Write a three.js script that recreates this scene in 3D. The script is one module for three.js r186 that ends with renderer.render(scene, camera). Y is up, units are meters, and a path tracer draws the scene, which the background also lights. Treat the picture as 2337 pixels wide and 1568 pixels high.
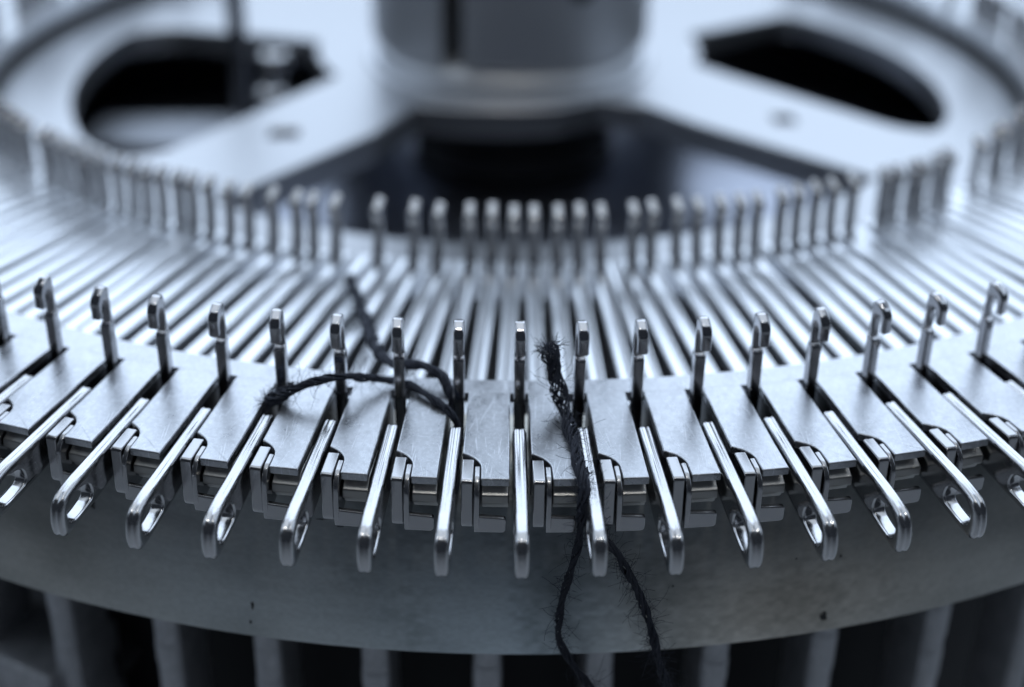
import * as THREE from 'three';
import { mergeGeometries, toCreasedNormals } from 'three/addons/utils/BufferGeometryUtils.js';
import { RectAreaLightUniformsLib } from 'three/addons/lights/RectAreaLightUniformsLib.js';

RectAreaLightUniformsLib.init();
// All shapes are written in millimetres and brought to metres by MM.
const MM = 0.001;
const scene = new THREE.Scene();

// ---------------------------------------------------------------- camera, light, exposure
const camera = new THREE.PerspectiveCamera(36.321, 1024 / 687, 0.005, 20);
camera.position.set(0, 40.77 * MM, 155.52 * MM);
camera.rotation.order = 'YXZ';
camera.rotation.set(-0.34485, -0.00534, 0.01546);
camera.setViewOffset(2337, 1568, -5.4, 584.1, 2337, 1568);   // a shift lens: uprights stay nearly upright
camera.focus = 0.0607;
camera.userData.fStop = 16.5;
scene.add(camera);

const renderer = new THREE.WebGLRenderer({ antialias: true });
renderer.toneMapping = THREE.LinearToneMapping;
renderer.toneMappingExposure = 1;
renderer.shadowMap.enabled = true;
scene.background = new THREE.Color().setRGB(0.024, 0.029, 0.038);

// ---------------------------------------------------------------- helpers
function rng(seed) { let a = seed >>> 0; return () => { a = (a + 0x6d2b79f5) >>> 0; let t = a; t = Math.imul(t ^ (t >>> 15), t | 1); t ^= t + Math.imul(t ^ (t >>> 7), t | 61); return ((t ^ (t >>> 14)) >>> 0) / 4294967296; }; }
const used = {};
function numbered(name) { const n = used[name] = (used[name] ?? -1) + 1; return n ? `${name}_${String(n).padStart(3, '0')}` : name; }
function tag(o, label, category, group, kind) {
  o.userData.label = label;
  if (category) o.userData.category = category;
  if (group) o.userData.group = group;
  if (kind) o.userData.kind = kind;
  return o;
}
function thing(name, label, category, [x, y, z], turn = 0, group) {
  const o = new THREE.Group(); o.name = numbered(name); scene.add(o);
  o.position.set(x * MM, y * MM, z * MM); o.rotation.y = turn;
  return tag(o, label, category, group);
}
const done = new WeakSet();
function mm(g) { if (!done.has(g)) { g.scale(MM, MM, MM); done.add(g); } return g; }
function part(name, geo, mat, parent, [x, y, z] = [0, 0, 0], turn = 0) {
  const m = new THREE.Mesh(mm(geo), mat); m.name = parent === scene ? numbered(name) : name;
  m.position.set(x * MM, y * MM, z * MM); m.rotation.y = turn;
  m.castShadow = m.receiveShadow = true; parent.add(m); return m;
}
// outline in (x, z), standing between two heights, with bevelled rims
function slab(pts, y0, y1, bevel = 0.1, holes = [], segs = 3, curve = 12) {
  const s = pts.isShape ? pts : new THREE.Shape(pts.map(([x, z]) => new THREE.Vector2(x, -z)));
  for (const h of holes) s.holes.push(new THREE.Path(h.map(([x, z]) => new THREE.Vector2(x, -z))));
  let g = new THREE.ExtrudeGeometry(s, { depth: y1 - y0 - 2 * bevel, bevelEnabled: bevel > 0, bevelThickness: bevel, bevelSize: bevel, bevelOffset: -bevel, bevelSegments: segs, curveSegments: curve });
  g.rotateX(-Math.PI / 2); g.translate(0, y0 + bevel, 0);
  return toCreasedNormals(g, 0.2);
}
// A plate standing in the radial plane: outline and hole in (radius, height), thickness along x, with a profile of [x, inset] across its rim.
function plate(outline, hole, profile, holeProfile) {
  const V2 = (p) => new THREE.Vector2(p[0], p[1]);
  const area = (q) => THREE.ShapeUtils.area(q.map(V2));
  const ccw = (q) => (area(q) < 0 ? [...q].reverse() : q);
  const geos = [];
  const normals = (q) => q.map((p, i) => {
    const a = q[(i + q.length - 1) % q.length], b = q[(i + 1) % q.length];
    let e1 = [p[0] - a[0], p[1] - a[1]], e2 = [b[0] - p[0], b[1] - p[1]];
    const l1 = Math.hypot(...e1) || 1, l2 = Math.hypot(...e2) || 1;
    let n = [e1[1] / l1 + e2[1] / l2, -e1[0] / l1 - e2[0] / l2]; const l = Math.hypot(...n) || 1;
    const k = Math.min(1.4, 2 / l) ; return [n[0] / l * k, n[1] / l * k];
  });
  const strip = (q, prof, sign) => {
    const n = normals(q), N = q.length, pos = [], idx = [], uv = [];
    prof.forEach(([t, d]) => q.forEach((p, i) => { pos.push(t, p[1] - sign * n[i][1] * d, p[0] - sign * n[i][0] * d); uv.push(p[0], p[1] + t); }));
    for (let j = 0; j + 1 < prof.length; j++) for (let i = 0; i < N; i++) {
      const a = j * N + i, b = j * N + (i + 1) % N, c = a + N, d = b + N;
      if (sign > 0) idx.push(a, b, c, b, d, c); else idx.push(a, c, b, b, c, d);
    }
    const g = new THREE.BufferGeometry();
    g.setAttribute('position', new THREE.Float32BufferAttribute(pos, 3)); g.setAttribute('uv', new THREE.Float32BufferAttribute(uv, 2));
    g.setIndex(idx); g.computeVertexNormals(); geos.push(g);
    return (j) => q.map((p, i) => [p[0] - sign * n[i][0] * prof[j][1], p[1] - sign * n[i][1] * prof[j][1]]);
  };
  const O = ccw(outline), outAt = strip(O, profile, 1);
  let H, holeAt; if (hole) { H = ccw(hole); holeAt = strip(H, holeProfile ?? profile.map(([t]) => [t, 0]).filter((_, i, a) => i === 0 || i === a.length - 1), -1); }
  for (const [j, hj, s] of [[0, 0, -1], [profile.length - 1, (holeProfile?.length ?? 2) - 1, 1]]) {
    const c = outAt(j), h = hole ? holeAt(hj) : null, t = profile[j][0];
    const tris = THREE.ShapeUtils.triangulateShape(c.map(V2), h ? [h.map(V2)] : []), all = h ? [...c, ...h] : c, pos = [], uv = [], nor = [], idx = [];
    for (const p of all) { pos.push(t, p[1], p[0]); uv.push(p[0], p[1]); nor.push(s, 0, 0); }
    for (const f of tris) s < 0 ? idx.push(f[0], f[1], f[2]) : idx.push(f[0], f[2], f[1]);
    const g = new THREE.BufferGeometry();
    g.setAttribute('position', new THREE.Float32BufferAttribute(pos, 3)); g.setAttribute('uv', new THREE.Float32BufferAttribute(uv, 2)); g.setAttribute('normal', new THREE.Float32BufferAttribute(nor, 3));
    g.setIndex(idx); geos.push(g);
  }
  return mergeGeometries(geos);
}
// corner rounding of an outline
function round(pts, r, n = 4) {
  const out = [];
  pts.forEach((p, i) => {
    const rad = p[2] ?? r, a = pts[(i + pts.length - 1) % pts.length], b = pts[(i + 1) % pts.length];
    const la = Math.hypot(a[0] - p[0], a[1] - p[1]), lb = Math.hypot(b[0] - p[0], b[1] - p[1]);
    const d = Math.min(rad, la * 0.48, lb * 0.48);
    if (d < 1e-3) { out.push([p[0], p[1]]); return; }
    const A = [p[0] + (a[0] - p[0]) / la * d, p[1] + (a[1] - p[1]) / la * d], B = [p[0] + (b[0] - p[0]) / lb * d, p[1] + (b[1] - p[1]) / lb * d];
    for (let k = 0; k <= n; k++) { const t = k / n, u = 1 - t; out.push([u * u * A[0] + 2 * u * t * p[0] + t * t * B[0], u * u * A[1] + 2 * u * t * p[1] + t * t * B[1]]); }
  });
  return out;
}
const soft = (h, e, n = 3) => { const a = []; for (let i = 0; i <= n; i++) { const f = i / n * Math.PI / 2; a.push([-h + e * (1 - Math.sin(f)) * 0 + e * (1 - Math.cos(f)), e * (1 - Math.sin(f))]); } return [...a, ...a.map(([t, d]) => [-t, d]).reverse()]; };
function lathe(pts, segs = 96, start = 0, len = Math.PI * 2) { return new THREE.LatheGeometry(pts.map(([r, y]) => new THREE.Vector2(r, y)), segs, start, len); }
function boxAt(w, h, d, x, y, z) { const g = new THREE.BoxGeometry(w, h, d); g.translate(x, y, z); return g; }

// ---------------------------------------------------------------- textures and materials
function noiseGrid(size, cell, R) {
  const n = Math.round(size / cell), v = new Float32Array(n * n).map(() => R());
  return (x, y) => {
    const fx = x / cell, fy = y / cell, x0 = Math.floor(fx), y0 = Math.floor(fy), sx = fx - x0, sy = fy - y0;
    const at = (i, j) => v[((j % n + n) % n) * n + ((i % n + n) % n)], a = sx * sx * (3 - 2 * sx), b = sy * sy * (3 - 2 * sy);
    return (at(x0, y0) * (1 - a) + at(x0 + 1, y0) * a) * (1 - b) + (at(x0, y0 + 1) * (1 - a) + at(x0 + 1, y0 + 1) * a) * b;
  };
}
function texture(size, f, repeat, srgb) {
  const d = new Uint8Array(size * size * 4);
  for (let y = 0; y < size; y++) for (let x = 0; x < size; x++) { const c = f(x, y), o = (y * size + x) * 4; for (let k = 0; k < 3; k++) d[o + k] = Math.max(0, Math.min(255, (Array.isArray(c) ? c[k] : c) * 255)); d[o + 3] = 255; }
  const t = new THREE.DataTexture(d, size, size); t.wrapS = t.wrapT = THREE.RepeatWrapping; t.magFilter = THREE.LinearFilter; t.minFilter = THREE.LinearMipmapLinearFilter; t.generateMipmaps = true;
  t.repeat.set(...repeat); if (srgb) t.colorSpace = THREE.SRGBColorSpace; t.needsUpdate = true; return t;
}
// wear of the machined plate: scratches mostly along the radius, specks and fine grain (one tile = 10 mm)
const wearSize = 1024, wear = new Float32Array(wearSize * wearSize);
{
  const R = rng(11);
  const line = (x, y, a, len, w, s) => { for (let t = 0; t < len; t += 0.5) { a += (R() - 0.5) * 0.004; x += Math.cos(a) * 0.5; y += Math.sin(a) * 0.5; const e = Math.sin(Math.PI * t / len); for (let i = -3; i <= 3; i++) for (let j = -3; j <= 3; j++) { const q = (((Math.round(y + j) ) % wearSize + wearSize) % wearSize) * wearSize + ((Math.round(x) + i) % wearSize + wearSize) % wearSize; wear[q] = Math.max(wear[q], s * e * Math.max(0, 1 - Math.hypot(i, j) * (0.62 - 0.36 * w))); } } };
  for (let i = 0; i < 85; i++) line(R() * 1024, R() * 1024, Math.PI / 2 + (R() - 0.5) * 0.7, 50 + R() * 190, R(), 0.6 + R() * 0.4);
  for (let i = 0; i < 120; i++) line(R() * 1024, R() * 1024, R() * 6.28, 15 + R() * 60, 0.2, 0.25 + R() * 0.4);
  for (let i = 0; i < 2600; i++) line(R() * 1024, R() * 1024, R() * 6.28, 3 + R() * 4, R() * 0.8, 0.25 + R() * 0.45);
}
const RT = rng(5), nA = noiseGrid(1024, 128, RT), nB = noiseGrid(1024, 32, RT), nC = noiseGrid(1024, 4, RT), nD = noiseGrid(1024, 2, RT), nE = noiseGrid(1024, 16, RT);
const PER = 1 / 10;
const wearRough = texture(1024, (x, y) => 0.20 + 0.10 * nA(x, y) + 0.08 * nB(x, y) + 0.08 * nC(x, y) + 0.6 * wear[y * 1024 + x], [PER, PER]);
const wearBump = texture(1024, (x, y) => 0.5 + 0.12 * nC(x, y) + 0.10 * nD(x, y) - 0.4 * wear[y * 1024 + x], [PER, PER]);
const wearColor = texture(1024, (x, y) => { const v = 0.74 + 0.07 * nA(x, y) + 0.06 * nE(x, y) - (nC(x, y) > 0.95 ? 0.12 : 0) + 0.38 * wear[y * 1024 + x]; return [v, v, v]; }, [PER, PER], true);
const grainBump = texture(512, (x, y) => 0.35 * nC(x * 2, y * 2) + 0.35 * nD(x * 2, y * 2) + 0.3 * nE(x * 2, y * 2), [0.12, 0.12]);
const grainRough = texture(512, (x, y) => 0.10 + 0.10 * nB(x * 2, y * 2) + 0.10 * nC(x * 2, y * 2), [0.2, 0.2]);
const steel = (rgb, rough, extra = {}) => new THREE.MeshStandardMaterial({ color: new THREE.Color().setRGB(...rgb), metalness: 1, roughness: rough, ...extra });
const M = {
  plate: steel([0.76, 0.78, 0.82], 1, { map: wearColor, roughnessMap: wearRough, bumpMap: wearBump, bumpScale: 0.0000012 }),
  polished: steel([0.56, 0.56, 0.57], 1, { roughnessMap: grainRough, bumpMap: grainBump, bumpScale: 0.0000006 }),
  needle: steel([0.58, 0.58, 0.60], 0.14, { bumpMap: grainBump, bumpScale: 0.0000006 }),
  post: steel([0.44, 0.44, 0.45], 0.24, { bumpMap: grainBump, bumpScale: 0.0000012 }),
  sand: steel([0.40, 0.395, 0.38], 0.38, { bumpMap: grainBump, bumpScale: 0.000005 }),
  butt: steel([0.54, 0.54, 0.55], 0.2, { bumpMap: grainBump, bumpScale: 0.0000008 }),
  bar: steel([0.76, 0.78, 0.81], 0.3, { bumpMap: grainBump, bumpScale: 0.000001 }),
  wheel: steel([0.42, 0.43, 0.45], 0.38, { bumpMap: grainBump, bumpScale: 0.0000015 }),
  hub: steel([0.62, 0.64, 0.67], 0.5),
  dark: steel([0.06, 0.06, 0.07], 0.45),
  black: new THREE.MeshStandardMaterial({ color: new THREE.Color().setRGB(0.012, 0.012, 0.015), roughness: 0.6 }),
  under: steel([0.32, 0.34, 0.40], 0.34),
  rib: steel([0.78, 0.79, 0.82], 0.58, { map: wearColor, bumpMap: grainBump, bumpScale: 0.00001 }),
  yarn: new THREE.MeshPhysicalMaterial({ color: new THREE.Color().setRGB(0.024, 0.029, 0.045), roughness: 0.75, sheen: 0.6, sheenRoughness: 0.5, sheenColor: new THREE.Color().setRGB(0.1, 0.13, 0.2) }),
};

// ---------------------------------------------------------------- lamps
function softbox(label, [x, y, z], w, h, target, color, power, glow) {
  const t = thing('softbox_lamp', label, 'lamp', [0, 0, 0]);
  t.position.set(x, y, z); t.lookAt(...target);
  const body = new THREE.Mesh(new THREE.BoxGeometry(w + 0.04, h + 0.04, 0.05), M.black); body.name = 'housing'; body.position.z = -0.03; t.add(body);
  const pane = new THREE.Mesh(new THREE.PlaneGeometry(w, h), new THREE.MeshStandardMaterial({ color: 0x222222, emissive: color, emissiveIntensity: glow })); pane.name = 'diffuser'; pane.position.z = 0.0; t.add(pane);
  const l = new THREE.RectAreaLight(color, power, w, h); l.name = 'light'; l.position.z = 0.004; l.rotation.y = Math.PI; t.add(l);
  return t;
}
const cool = new THREE.Color().setRGB(0.68, 0.815, 1.0);
softbox('broad cool white softbox lamp standing behind the machine', [0, 0.78, -0.95], 2.3, 1.25, [0, 0.0, 0.08], cool, 2.0, 0.5);
softbox('tall cool softbox lamp standing off to the left of the machine', [-1.25, 0.65, -0.05], 1.0, 0.9, [0, 0.0, 0.08], cool, 0.85, 0.3);
softbox('tall cool softbox lamp standing off to the right of the machine', [1.25, 0.65, -0.05], 1.0, 0.9, [0, 0.0, 0.08], cool, 0.85, 0.3);
softbox('square white softbox lamp hanging over the front of the machine', [0, 0.95, 0.1], 1.2, 0.95, [0, 0, 0.1], new THREE.Color().setRGB(0.78, 0.88, 1), 0.8, 0.3);
softbox('small bright white lamp hanging above the needle ring', [0.03, 0.9, 0.42], 0.08, 0.08, [0, 0, 0.1], new THREE.Color().setRGB(1, 0.96, 0.9), 30, 1);

// ---------------------------------------------------------------- places round the ring (angles in radians from the camera's side)
const NEEDLE = [-0.3054, -0.2623, -0.2221, -0.1814, -0.1423, -0.1035, -0.066, -0.029, 0.0091, 0.0462, 0.0832, 0.122, 0.1598, 0.1988, 0.2406, 0.2812, 0.3287];
const ang = (k) => k < -8 ? -0.3054 + (k + 8) * 0.0445 : k > 8 ? 0.3287 + (k - 8) * 0.0455 : NEEDLE[k + 8];
const K0 = -11, K1 = 11;
const ORD = ['', 'first', 'second', 'third', 'fourth', 'fifth', 'sixth', 'seventh', 'eighth', 'ninth', 'tenth', 'eleventh', 'twelfth'];
const side = (k) => k <= 0 ? `${ORD[1 - k]} left of the standing yarn tuft` : `${ORD[k]} right of the standing yarn tuft`;

// ---------------------------------------------------------------- needle bed: ring and teeth
const bed = thing('needle_bed', 'slotted bright steel ring with scratched square teeth around the machine', 'needle bed', [0, 0, 0]);
{
  const inn = [], out = [];
  for (let i = -70; i <= 70; i++) { const a = i * 0.02; out.push([99.5 * Math.sin(a), 99.5 * Math.cos(a)]); }
  for (let i = 70; i >= -70; i--) { const a = i * 0.02, r = 98.1 - 6 * Math.min(a * a, 0.2); inn.push([r * Math.sin(a), r * Math.cos(a)]); }
  part('inner_ring', slab([...out, ...inn], -0.7, 0, 0.02, [], 1), M.plate, bed);
}
const slotW = (r) => 0.58 + 0.07 * (r - 99.4) / 8;
const tooth = {};
for (let k = K0; k < K1; k++) {
  const aL = ang(k), aR = ang(k + 1), am = (aL + aR) / 2, c = Math.cos, s = Math.sin;
  const edge = (a, off, r) => { const X = r * s(a) + off * c(a), Z = r * c(a) - off * s(a); return [X * c(am) - Z * s(am), X * s(am) + Z * c(am)]; };
  const L = (r) => edge(aL, slotW(r), r), Rr = (r) => edge(aR, -slotW(r), r);
  const F = 107.4, nt = 105.2, xl = L(F)[0], xr = Rr(F)[0], front = L(F)[1];
  const p = [[...Rr(99)], [...Rr(F - 0.1), 0], [xr, front, 0.22], [xl + 1.17, front, 0.12], [xl + 1.13, nt + 0.95, 0.35], [xl + 0.76, nt + 0.42, 0.4], [...L(nt), 0.06], [...L(99)]];
  const g = slab(round(p.map((q) => [q[0], q[1], q[2] ?? 0]), 0, 4), -0.52, -0.006, 0.08, [], 3);
  const uv = g.attributes.uv, sh = rng(500 + k), ox = sh() * 10, oy = sh() * 10; for (let i = 0; i < uv.count; i++) uv.setXY(i, uv.getX(i) + ox, uv.getY(i) + oy);
  const t = part('tooth', g, M.plate, bed, [0, 0, 0], am);
  const below = [[...Rr(99.2)], [xr - 0.08, front - 1.5], [xl + 1.2, front - 1.5], [xl + 1.2, nt + 0.3], [...L(nt - 0.2)], [...L(99.2)]];
  part('web', slab(below, -3.2, -0.53, 0.04, [], 1), M.dark, t);
  tooth[k] = { am, xl, xr, front, nt };
}

// ---------------------------------------------------------------- inserts in the notch of each tooth
for (let k = K0; k < K1; k++) {
  const { am, xl, xr, front, nt } = tooth[k], z0 = front - 0.1;
  const where = k === 0 ? 'under the hanging yarn' : side(k < 0 ? k + 1 : k);
  const g = thing('notch_insert', `clip and post in the tooth ${where}`, 'tooth insert', [0, -4, 0], am, 'clips in the notched teeth');
  const o = [0, 4, 0], zb = nt + 0.5;
  const post = plate(round([[zb, -0.02, 0.1], [z0 + 0.3, -0.02, 0.25], [z0 + 0.36, -2.95, 0.1], [z0 + 0.25, -3.3, 0.15], [zb, -3.3]], 0.06), null, soft(0.345, 0.09));
  post.translate(xl + 0.39, 0, 0); part('post', post, M.post, g, o);
  const clip = plate(round([[nt + 1.02, -0.05, 0.12], [z0 - 0.05, -0.07, 0.3], [z0 + 0.55, -0.7, 0.35], [z0 + 0.62, -2.4, 0.08], [z0 + 0.55, -3.35, 0.1], [nt + 1.02, -3.0]], 0.06), null, soft(0.155, 0.08));
  clip.translate(xl + 0.95, 0, 0); const cl = part('clip', clip, M.post, g, o);
  const w = xr - xl - 0.82, tb = new THREE.Shape(round([[0, -3.4], [w - 0.16, -3.4, 0.26], [w - 0.14, -2.38, 0.22], [0.25, -2.28, 0.3], [0, -2.1, 0.1]], 0.04).map(([x, y]) => new THREE.Vector2(x, y)));
  const tab = toCreasedNormals(new THREE.ExtrudeGeometry(tb, { depth: 0.14, bevelEnabled: true, bevelSize: 0.08, bevelOffset: -0.08, bevelThickness: 0.08, bevelSegments: 3 }), 0.2);
  tab.translate(xl + 0.8, 0, z0 + 0.33); part('tab', tab, M.post, cl);
  const stop = plate(round([[z0 - 3, -0.8], [z0 - 0.75, -0.82, 0.12], [z0 - 0.02, -1.3, 0.08], [z0 + 0.02, -1.9, 0.18], [z0 - 0.35, -2.05, 0.2], [z0 - 0.45, -2.5, 0.12], [z0 - 3, -2.5]], 0.03), null, soft((xr - xl - 1.2) / 2, 0.09));
  stop.translate((xl + 1.16 + xr) / 2, 0, 0); part('stop_bar', stop, M.sand, g, o);
}

// ---------------------------------------------------------------- hooked needles standing in the slots
const stemGeo = plate(round([[-0.3, -5], [0.32, -5], [0.32, 2.9, 0.1], [0.1, 3.1, 0.06], [-0.3, 3.1]], 0.03), null, soft(0.36, 0.12));
const hookGeo = plate(round([[-0.29, 3.08], [0.06, 3.08], [0.1, 4.4, 0.22], [0.22, 4.88, 0.15], [0.5, 4.88, 0.15], [0.6, 4.55, 0.15], [0.61, 3.82, 0.1], [1.02, 3.76, 0.1], [1.06, 4.95, 0.2], [0.82, 5.42, 0.2], [0.22, 5.8, 0.25], [-0.2, 5.62, 0.3]], 0.02, 5), null, soft(0.335, 0.17, 5));
for (let k = K0; k <= K1; k++) {
  const a = ang(k), R = rng(900 + k), lean = (R() - 0.5) * 0.02;
  const n = thing('hook_needle', `upright steel hook needle, ${side(k)}`, 'hook needle', [100.03 * Math.sin(a), 0, 100.03 * Math.cos(a)], a + 0.06 + (k > 5 ? 0.12 : 0) + (R() - 0.5) * 0.1, 'hook needles in the ring');
  n.rotation.z = lean;
  part('stem', stemGeo, M.needle, n); part('hook', hookGeo, M.needle, n);
}

// ---------------------------------------------------------------- loop-ended jacks reaching out of the slots
const ridge = [[-0.425, 0.42], [-0.41, 0.27], [-0.37, 0.14], [-0.3, 0.05], [-0.22, 0.008], [-0.16, 0.0], [-0.08, 0.02], [0, 0.045], [0.08, 0.02], [0.16, 0.0], [0.22, 0.008], [0.3, 0.05], [0.37, 0.14], [0.41, 0.27], [0.425, 0.42]];
const jackOutline = round([[102.5, -0.14, 0.35], [110.4, -0.12, 1.5], [111.75, -0.34, 1.1], [112.15, -1.6, 1.0], [111.95, -2.9, 1.0], [110.6, -2.85, 0.8], [103.0, -2.2, 0.3]], 0.4, 7);
const jackHole = round([[109.4, -0.98, 0.5], [110.8, -0.62, 0.6], [111.5, -1.1, 0.6], [111.4, -2.25, 0.5], [110.4, -2.35, 0.6], [109.15, -2.15, 0.5]], 0.5, 6);
const jackGeo = plate(jackOutline, jackHole, ridge, [[-0.425, 0.1], [-0.37, 0.02], [-0.28, 0], [0.28, 0], [0.37, 0.02], [0.425, 0.1]]);
jackGeo.translate(0, 0, -110);
for (let k = K0; k <= K1; k++) {
  const a = ang(k), r = 110, R = rng(1300 + k);
  const j = part('loop_jack', jackGeo, M.polished, scene, [r * Math.sin(a), (R() - 0.5) * 0.12, r * Math.cos(a)], a + (R() - 0.5) * 0.012);
  tag(j, `polished steel jack with an oblong eye, ${side(k)}`, 'jack', 'loop-ended jacks around the ring');
}

// ---------------------------------------------------------------- dial: flat radial bars with upright butts, on a dark bed
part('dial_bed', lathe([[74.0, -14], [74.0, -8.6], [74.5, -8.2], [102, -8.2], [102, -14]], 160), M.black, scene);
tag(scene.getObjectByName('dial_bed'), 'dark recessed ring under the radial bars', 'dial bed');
const pins = [-0.34, -0.3135, -0.2811, -0.2499, -0.2291, -0.2009, -0.1493, -0.1078, -0.0792, -0.0422, -0.0164, 0.0075, 0.0314, 0.0579, 0.0823, 0.1087, 0.1463, 0.1678, 0.1996, 0.2251, 0.2526, 0.2778, 0.3004, 0.3334, 0.3573, 0.3824, 0.409, 0.4397];
const spots = [];
for (let i = 0; i < pins.length; i++) { spots.push([pins[i], true]); if (pins[i + 1] - pins[i] > 0.035) spots.push([(pins[i] + pins[i + 1]) / 2, false]); }
{ const R = rng(77); let a = pins.at(-1); while (a < 2.3) { a += 0.0252; spots.push([a + (R() - 0.5) * 0.006, R() > 0.17]); } a = pins[0]; while (a > -2.3) { a -= 0.0252; spots.unshift([a + (R() - 0.5) * 0.006, R() > 0.2]); } }
const zero = spots.findIndex((q) => q[0] === 0.0075);
const shankGeo = (() => { const p = new THREE.Shape(); const w = 0.62; p.moveTo(-w, -2.2); p.lineTo(w, -2.2); p.lineTo(w, -0.16); p.quadraticCurveTo(w - 0.02, 0, w - 0.2, 0); p.lineTo(0.22, -0.06); p.lineTo(-0.22, -0.06); p.lineTo(-w + 0.2, 0); p.quadraticCurveTo(-w + 0.02, 0, -w, -0.16); p.closePath(); const g = new THREE.ExtrudeGeometry(p, { depth: 28.4, bevelEnabled: false, curveSegments: 4 }); g.translate(0, 0, -1.4); return toCreasedNormals(g, 0.75); })();
const buttGeo = plate(round([[-0.35, -1], [0.8, -1], [0.65, 0.7, 0.3], [0.42, 1.5, 0.3], [0.5, 4.4, 0.4], [0.9, 5.0, 0.25], [0.8, 5.5, 0.3], [-0.6, 6.25, 0.35], [-0.85, 5.9, 0.3], [-0.42, 5.0, 0.4]], 0.05), null, soft(0.45, 0.3, 5));
let proto = null, protoBare = null;
const COUNT = ['', ...ORD.slice(1), 'thirteenth', 'fourteenth', 'fifteenth', 'sixteenth', 'seventeenth', 'eighteenth', 'nineteenth', 'twentieth', ...ORD.slice(1, 9).map((w) => 'twenty-' + w)];
const first = spots.findIndex((q) => q[0] === pins[0]), frontRow = [];
for (let i = first, n = 0; n < pins.length; i++) { if (spots[i][1]) n++; frontRow.push(n); }
spots.forEach(([a, has], i) => {
  const R = rng(4000 + i), ab = i - zero > -16 && i - zero < 22 ? -0.0008 + 0.0243 * (i - zero) + (R() - 0.5) * 0.004 : a - (a < 0 ? -0.012 : 0.016);
  const P = [74.9 * Math.sin(a), 74.9 * Math.cos(a)], Q = [95.5 * Math.sin(ab), 95.5 * Math.cos(ab)], turn = Math.atan2(Q[0] - P[0], Q[1] - P[1]);
  let o;
  if (has && !proto || !has && !protoBare) {
    o = new THREE.Group(); part('shank', shankGeo, M.bar, o); if (has) { part('butt', buttGeo, M.butt, o); proto = o; } else protoBare = o;
  } else o = (has ? proto : protoBare).clone();
  o.name = numbered('dial_needle'); scene.add(o);
  o.position.set(P[0] * MM, (-5.1 + (R() - 0.5) * 0.2) * MM, P[1] * MM); o.rotation.set(0, turn, (R() - 0.5) * 0.03);
  const f = i - first, row = f >= 0 && f < frontRow.length, seat = row ? frontRow[f] : 0;
  if (row && has) tag(o, `flat radial bar with an upright butt, ${COUNT[seat]} from the left in the front opening`, 'dial needle', 'butted bars along the front opening');
  else if (row) tag(o, `flat radial bar lacking a butt, after the ${COUNT[seat]} butt from the left of the opening`, 'dial needle', 'plain bars along the front opening');
  else if (has) tag(o, `flat radial steel bar with an upright butt, in the ${a < 0 ? 'left' : 'right'} of the fan`, 'dial needle', `butted bars in the ${a < 0 ? 'left' : 'right'} of the fan`);
  else tag(o, `flat radial steel bar lacking a butt, in the ${a < 0 ? 'left' : 'right'} of the fan`, 'dial needle', `plain bars in the ${a < 0 ? 'left' : 'right'} of the fan`);
});

// ---------------------------------------------------------------- spoked wheel and hub
const arc = (r, a0, a1, n = 24) => Array.from({ length: n + 1 }, (_, i) => { const a = a0 + (a1 - a0) * i / n; return [r * Math.sin(a), r * Math.cos(a)]; });
const deg = Math.PI / 180;
const wheel = thing('spoked_wheel', 'pale machined wheel plate with wide spokes inside the pins', 'spoked wheel', [0, -9.6, 0]);
{
  const rim = arc(73.4, 0, Math.PI * 2, 180).slice(0, -1);
  const left = round([...arc(63.4, -55 * deg, -98 * deg, 14), [-56.5, -12.4, 5], [-30.8, -6.0, 1.5], [-29.8, 1.8, 2.5], [-27.8, 6.4, 1], [-25.2, 11.1, 0.5], [-41.6, 40.0, 3], [-46, 41.4, 4]], 2);
  const right = round([[30.2, -12.6, 1], [30.6, -3.8, 2.5], [28.7, 3.2, 0.5], [32.6, 8.0, 0], [51.0, 28.6, 3], [55.4, 29.8, 4], ...Array.from({ length: 15 }, (_, i) => { const t = i / 14, a = (68 + 47 * t) * deg, r = 63.8 - 7.2 * t * t; return [r * Math.sin(a), r * Math.cos(a), 0]; }), [48.6, -25.0, 3]], 2);
  const front = [[-16.8, 33.0], ...arc(61.6, -30.8 * deg, 44 * deg, 30), [24.6, 28.2], [18.8, 21.8], [12.6, 19.7], [7, 23.0], [0.3, 24.1], [-6, 24.0], [-12.4, 22.9]];
  const back = [[-16, -30], ...arc(62, -148 * deg, -216 * deg, 20), [16, -32], [9, -27], [-8, -26.5]];
  const key = (x, z, w, d, t) => [[-w, -d], [w, -d], [w, d], [-w, d]].map(([a, b]) => [x + a * Math.cos(t) + b * Math.sin(t), z - a * Math.sin(t) + b * Math.cos(t)]);
  part('wheel_plate', slab(rim, -4.2, 0, 0.4, [left, right, front, back, key(-28.3, 33.2, 1.7, 1.5, 0.1), key(36.6, 26.0, 1.4, 1.5, 0)], 3), M.wheel, wheel);
}
const hub = thing('drive_hub', 'tall grey steel clamp hub with a dark slit above the wheel', 'hub', [0, -9.6, 0]);
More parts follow.
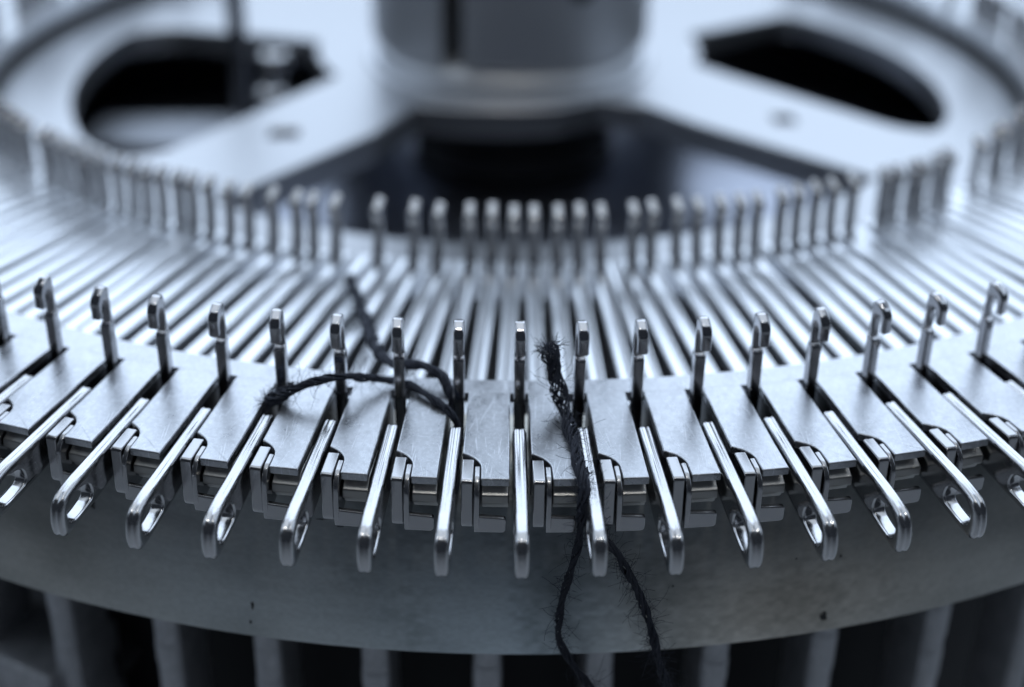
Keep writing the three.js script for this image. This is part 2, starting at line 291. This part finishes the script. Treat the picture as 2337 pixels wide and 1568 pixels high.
{
  const r = 21.1, a0 = -22 * deg, hw = 0.075, pts = [];
  for (let i = 0; i <= 140; i++) { const a = a0 + hw + (Math.PI * 2 - 2 * hw) * i / 140; pts.push([r * Math.sin(a), r * Math.cos(a)]); }
  pts.push([15 * Math.sin(a0 - hw * 1.3), 15 * Math.cos(a0 - hw * 1.3)], [15 * Math.sin(a0 + hw * 1.3), 15 * Math.cos(a0 + hw * 1.3)]);
  part('sleeve', slab(pts, 4.2, 84, 0.5, [], 2), M.hub, hub);
  part('collar', lathe([[20.4, 0.5], [20.7, 4.3], [10, 4.3]], 96), M.hub, hub);
  part('flange', lathe([[22.0, -3.6], [22.0, 0.2], [21.4, 0.6], [12, 0.6]], 96), M.hub, hub);
  part('slit_core', lathe([[15.2, 2.7], [15.2, 83], [0.1, 83]], 48), M.black, hub);
  const sc = new THREE.CylinderGeometry(1.8, 1.8, 1.2, 24); sc.rotateX(Math.PI / 2); part('clamp_screw', sc, M.black, hub, [21 * Math.sin(27 * deg), 15.5, 21 * Math.cos(27 * deg)], 27 * deg);
}
// below the wheel
const under = part('under_plate', lathe([[0.1, -24], [74, -24], [74, -27]], 120), M.under, scene); tag(under, 'dark blued plate seen through the wheel openings', 'base plate');
const flangeLow = part('bearing_ring', lathe([[15.5, -23.9], [15.5, -20.6], [14.8, -20], [12, -20], [12, -9]], 80), M.black, scene, [0.8, 0, 1.5]); tag(flangeLow, 'black round bearing under the hub in the front opening', 'bearing');
const rod = thing('guide_rod', 'slim dark upright rod standing in the left wheel opening', 'rod', [-43, -24, -2.8]);
{ const g = new THREE.CylinderGeometry(1.45, 1.45, 90, 24); g.translate(0, 45, 0); part('shaft', g, steel([0.3, 0.31, 0.34], 0.3), rod); part('foot', lathe([[0.1, 1.4], [3, 1.4], [3.3, 1.1], [3.3, 0]], 32), M.dark, rod); }
const strip = thing('cross_bar', 'flat grey bar lying low in the left wheel opening', 'bar', [-53, -23.9, 6]);
part('bar_body', slab([[-12, -7], [10, -8], [10, 5.5], [-12, 4]], 0, 3, 0.3), steel([0.42, 0.44, 0.48], 0.5), strip);
for (const [x, z, h, l] of [[-37.6, -3.5, 13, 'far'], [-37.0, 2.6, 9.2, 'near']]) {
  const b = thing('cap_screw', `shiny round screw head in the left wheel opening, the ${l} one`, 'screw', [x, -23.9, z], 0, 'screws in the left opening');
  part('screw_head', lathe([[0.1, h], [1.6, h], [2.1, h - 0.2], [2.3, h - 0.6], [2.3, h - 2.4], [1.2, h - 2.5], [1.2, 0]], 32), M.polished, b);
  const soc = new THREE.CylinderGeometry(0.8, 0.8, 0.3, 6); part('socket', soc, M.black, b, [0, h - 0.1, 0]);
}

// ---------------------------------------------------------------- cylinder wall, ribs and dark core below
const drumTex = (() => { const R = rng(21), a = noiseGrid(1024, 256, R), b = noiseGrid(1024, 64, R), c = noiseGrid(1024, 8, R), d = noiseGrid(1024, 4, R);
  return texture(1024, (x, y) => { const st = b(x, y * 3); let v = 0.66 + 0.24 * a(x, y) + 0.12 * b(x, y) + 0.025 * (c(x * 0.1, y) - 0.5) + 0.05 * (d(x, y) - 0.5) - 0.7 * Math.max(0, a(x + 200, y + 700) * 0.5 + b(x + 90, y * 0.7) * 0.35 + c(x, y) * 0.15 - 0.62) - 0.05 * Math.max(0, b(x + 300, y * 2) - 0.6); const w = 0.08 * (a(x + 500, y + 200) - 0.5); return [v + w, v + 0.01, v - w]; }, [10, 1], true); })();
const drumBump = texture(1024, (x, y) => 0.5 * nC(x * 0.2, y) + 0.5 * nD(x * 0.1, y), [10, 3]);
const drum = thing('needle_cylinder', 'grey stained steel cylinder wall below the teeth', 'cylinder', [0, 0, 0]);
part('wall', lathe([[97, -15.45], [105.2, -15.45], [105.5, -15.15], [105.5, -3.5], [97, -3.5]], 240), steel([0.88, 0.88, 0.88], 0.52, { map: drumTex, bumpMap: drumBump, bumpScale: 0.0000006 }), drum);
{ // dark oil stains and nicks on the wall
  const R = rng(8), blot = (a, h, w, t) => { const n = 18, pos = [], idx = [], r = 105.515; pos.push(r * Math.sin(a), h, r * Math.cos(a)); for (let i = 0; i < n; i++) { const q = i / n * 6.283, k = 0.6 + R() * 0.6, x = a + Math.cos(q) * w * k / r, y = h + Math.sin(q) * t * k; pos.push(r * Math.sin(x), y, r * Math.cos(x)); idx.push(0, 1 + i, 1 + (i + 1) % n); } const g = new THREE.BufferGeometry(); g.setAttribute('position', new THREE.Float32BufferAttribute(pos, 3)); g.setIndex(idx); g.computeVertexNormals(); return g; };
  const gs = [blot(-0.25, -6.6, 0.5, 0.4), blot(0.198, -13.9, 0.3, 0.4), blot(-0.15, -12.6, 0.1, 0.35), blot(-0.152, -14.0, 0.09, 0.2)];
  for (let i = 0; i < 4; i++) gs.push(blot(0.1 + R() * 0.14, -7 - R() * 4, 0.04 + R() * 0.08, 0.05 + R() * 0.12));
  for (let i = 0; i < 8; i++) gs.push(blot(-0.18 + R() * 0.22, -4.4 - R() * 1.4, 0.15 + R() * 0.3, 0.02 + R() * 0.03));
  part('stain', mergeGeometries(gs), new THREE.MeshStandardMaterial({ color: new THREE.Color().setRGB(0.02, 0.019, 0.018), roughness: 0.6 }), drum);
  
}
const ribA = [-0.43, -0.345, -0.25, -0.17, -0.09, -0.01, 0.07, 0.155, 0.24, 0.34, 0.445];
ribA.forEach((a, i) => {
  const R = rng(60 + i), o = thing('support_rib', `grey upright rib under the cylinder, ${ORD[i + 1]} from the left side`, 'rib', [99 * Math.sin(a), -60, 99 * Math.cos(a)], a, 'ribs under the cylinder');
  part('rib_body', slab(round([[-0.95, -3, 0.3], [0.95, -3, 0.3], [1.05, 1.2, 1.0], [-1.05, 1.2, 1.0]], 0.8, 5), 0, 44.8, 0.2), M.rib, o);
  for (const y of [26 + R() * 5, 33 + R() * 4]) part('spacer', slab(round([[-1.0, -2.5, 0.3], [1.0, -2.5, 0.3], [1.1, 1.25, 1.0], [-1.1, 1.25, 1.0]], 0.8, 4), y, y + 1 + R() * 3, 0.3), M.rib, o);
});
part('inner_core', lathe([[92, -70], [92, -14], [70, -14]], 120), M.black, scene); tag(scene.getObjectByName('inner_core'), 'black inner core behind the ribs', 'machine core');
{ const b = thing('lower_bracket', 'pale grey block low behind the ribs at the far left', 'bracket', [-37.5, -62, 89.5], -0.4); part('block', slab([[-5, -3], [4.5, -3], [4.5, 4], [-5, 4]], 0, 31.5, 0.5), M.rib, b); part('ledge', slab([[-6, -4], [5.5, -4], [5.5, 5], [-6, 5]], 26, 28, 0.4), M.post, b); }
{ const f = part('machine_pan', new THREE.CylinderGeometry(104, 104, 4, 64), M.black, scene, [0, -74, 0]); tag(f, 'dark round pan of the machine beneath the ribs', 'machine pan');
  const g = part('floor', new THREE.CylinderGeometry(2600, 2600, 20, 64), new THREE.MeshStandardMaterial({ color: new THREE.Color().setRGB(0.36, 0.365, 0.37), roughness: 0.7 }), scene, [0, -420, 0]); tag(g, 'pale grey workshop floor beneath the machine', 'floor', null, 'structure'); }

// ---------------------------------------------------------------- black yarn
function yarn(name, label, pts, rad, seed, opt = {}) {
  const R = rng(seed), curve = new THREE.CatmullRomCurve3(pts.map((p) => new THREE.Vector3(...p)), false, 'centripetal');
  const len = curve.getLength(), n = opt.strands ?? 12, seg = Math.max(16, Math.round(len * 6)), fr = curve.computeFrenetFrames(seg, false);
  const at = (t) => { const i = Math.min(seg, Math.max(0, Math.round(t * seg))); return [curve.getPointAt(Math.min(1, Math.max(0, t))), fr.normals[i], fr.binormals[i]]; };
  const width = (t) => rad * (opt.width ? opt.width(t) : 1) * (0.9 + 0.2 * Math.sin(t * len * 2.1 + seed));
  const place = (t, phi, k) => { const [p, N, B] = at(t), w = width(t) * k; return p.clone().addScaledVector(N, Math.cos(phi) * w).addScaledVector(B, Math.sin(phi) * w); };
  const t = thing(name, label, 'yarn', [0, 0, 0], 0, opt.group), fibres = [], hairs = [];
  const twist = opt.twist ?? 1.5;
  for (let s = 0; s < n; s++) {
    const ply = s % 3, ph = ply * 2.094, p2 = R() * 6.28, k = 0.35 + 0.5 * R(), f1 = 0.6 + R(), line = [];
    for (let i = 0; i <= seg; i++) { const u = i / seg, L = u * len; line.push(place(u, ph + L * twist + 0.7 * Math.sin(p2 + L * f1), 0.45 + 0.5 * Math.abs(Math.sin(p2 + L * (1.1 + k)))).addScaledVector(new THREE.Vector3(R() - 0.5, R() - 0.5, R() - 0.5), rad * 0.1)); }
    fibres.push(new THREE.TubeGeometry(new THREE.CatmullRomCurve3(line), seg * 2, (opt.fibre ?? 0.3) * rad, 5));
  }
  part('strand', mergeGeometries(fibres), M.yarn, t);
  for (let s = 0; s < (opt.hairs ?? 90); s++) {
    const u = R(), phi = R() * 6.28, L = 0.4 + 1.8 * R() * R(), line = []; let p = place(u, phi, 0.9); const [q] = at(u);
    const dir = p.clone().sub(q).normalize().addScaledVector(fr.tangents[Math.round(u * seg)], (R() - 0.5) * 3).normalize();
    const bend = new THREE.Vector3(R() - 0.5, R() - 0.6, R() - 0.5);
    for (let i = 0; i <= 6; i++) { line.push(p.clone()); p = p.clone().addScaledVector(dir, L / 6); dir.addScaledVector(bend, 0.6).add(new THREE.Vector3(R() - 0.5, R() - 0.5, R() - 0.5).multiplyScalar(0.25)).normalize(); }
    hairs.push(new THREE.TubeGeometry(new THREE.CatmullRomCurve3(line), 10, 0.008 + 0.005 * R(), 3));
  }
  for (const e of opt.frays ?? []) for (let s = 0; s < 100; s++) {
    const phi = R() * 6.28, line = [], spread = 0.2 + R() * 0.8, out = e === 0 ? -1 : 1; const T = fr.tangents[e === 0 ? 0 : seg].clone().multiplyScalar(out); let p = place(e, phi, R());
    const [q, N, B] = at(e), side = N.clone().multiplyScalar(Math.cos(phi)).addScaledVector(B, Math.sin(phi)); const dir = T.clone().multiplyScalar(0.6).addScaledVector(side, spread * 0.6).normalize(), L = 0.35 + R() * 0.9;
    p.addScaledVector(dir, -L * 0.3);
    for (let i = 0; i <= 6; i++) { line.push(p.clone()); p = p.clone().addScaledVector(dir, L / 6); dir.addScaledVector(side, (R() - 0.4) * 0.5).addScaledVector(T, -0.5 * R()).normalize(); }
    hairs.push(new THREE.TubeGeometry(new THREE.CatmullRomCurve3(line), 10, 0.009 + 0.007 * R(), 4));
  }
  const f = part('fuzz', mergeGeometries(hairs), M.yarn, t); f.userData.kind = 'stuff';
  return t;
}
yarn('yarn_piece', 'black yarn end arching over the teeth left of the middle', [[-14.79, 0.0, 100.6], [-13.99, 0.6, 100.8], [-12.88, 1.15, 100.75], [-11.78, 1.6, 100.7], [-10.4, 1.95, 100.75], [-8.94, 1.15, 99.6], [-7.36, 0.5, 99.0], [-6.23, 0.4, 99.2], [-5.19, 0.4, 100.0], [-4.15, 0.3, 100.9], [-3.29, -0.1, 101.5], [-2.8, -0.9, 101.7]], 0.28, 31, { width: (t) => 0.85 + 0.8 * Math.max(0, 0.25 - t) / 0.25, hairs: 230, strands: 18, fibre: 0.22, frays: [0] });
yarn('yarn_piece', 'blurred black yarn running back across the radial bars', [[-13.1, -4.0, 78.6], [-11.92, -3.2, 82.6], [-10.08, -1.6, 89.5], [-8.51, 0.0, 95.1], [-7.58, 0.5, 97.0], [-6.61, 0.9, 97.9], [-5.73, 1.1, 98.1], [-4.71, 1.1, 98.6], [-3.93, 0.8, 99.1], [-3.5, 0.2, 99.8], [-3.3, -0.9, 100.0]], 0.36, 32, { width: (t) => t > 0.68 ? 0.75 : 1.2, hairs: 70 });
yarn('yarn_piece', 'standing tuft of black yarn with a frayed top between two needles', [[2.57, 4.23, 100.77], [2.91, 3.27, 100.96], [3.14, 2.2, 101.3], [3.48, 0.95, 101.3], [3.76, 0.42, 102.2], [4.02, 0.35, 104.0], [4.23, 0.33, 106.0], [4.38, 0.25, 107.6], [4.42, -0.3, 108.15], [4.4, -1.33, 108.3], [4.36, -2.56, 108.25], [4.28, -4.32, 107.92], [3.92, -6.53, 107.63], [3.56, -8.81, 107.34], [3.42, -10.71, 107.15], [3.48, -12.2, 106.95], [4.15, -13.9, 106.9], [5.45, -16.1, 106.85], [6.4, -17.6, 106.8]], 0.29, 33, { width: (t) => t < 0.05 ? 2.2 : t < 0.3 ? 2.0 - (t - 0.05) * 2.8 : t < 0.46 ? 1.3 - (t - 0.3) * 2.9 : 0.82, strands: 44, fibre: 0.11, hairs: 420, frays: [0] });
yarn('yarn_piece', 'black yarn end hanging from behind the jack right of the tuft', [[4.55, 0.3, 106.8], [4.65, 0.05, 108.1], [4.75, -1.2, 108.3], [4.9, -2.3, 108.2], [5.4, -3.6, 107.7], [5.96, -4.15, 107.7], [6.5, -4.75, 107.7], [7.05, -5.9, 107.6], [7.85, -7.6, 107.5], [8.62, -9.7, 107.4], [9.1, -11.4, 107.5], [9.6, -13.6, 107.5], [10.3, -15.7, 107.4], [10.8, -17.6, 107.4]], 0.25, 34, { hairs: 620 });

for (const o of scene.children) o.traverse((m) => { if (m.isMesh) m.castShadow = m.receiveShadow = true; });
renderer.render(scene, camera);
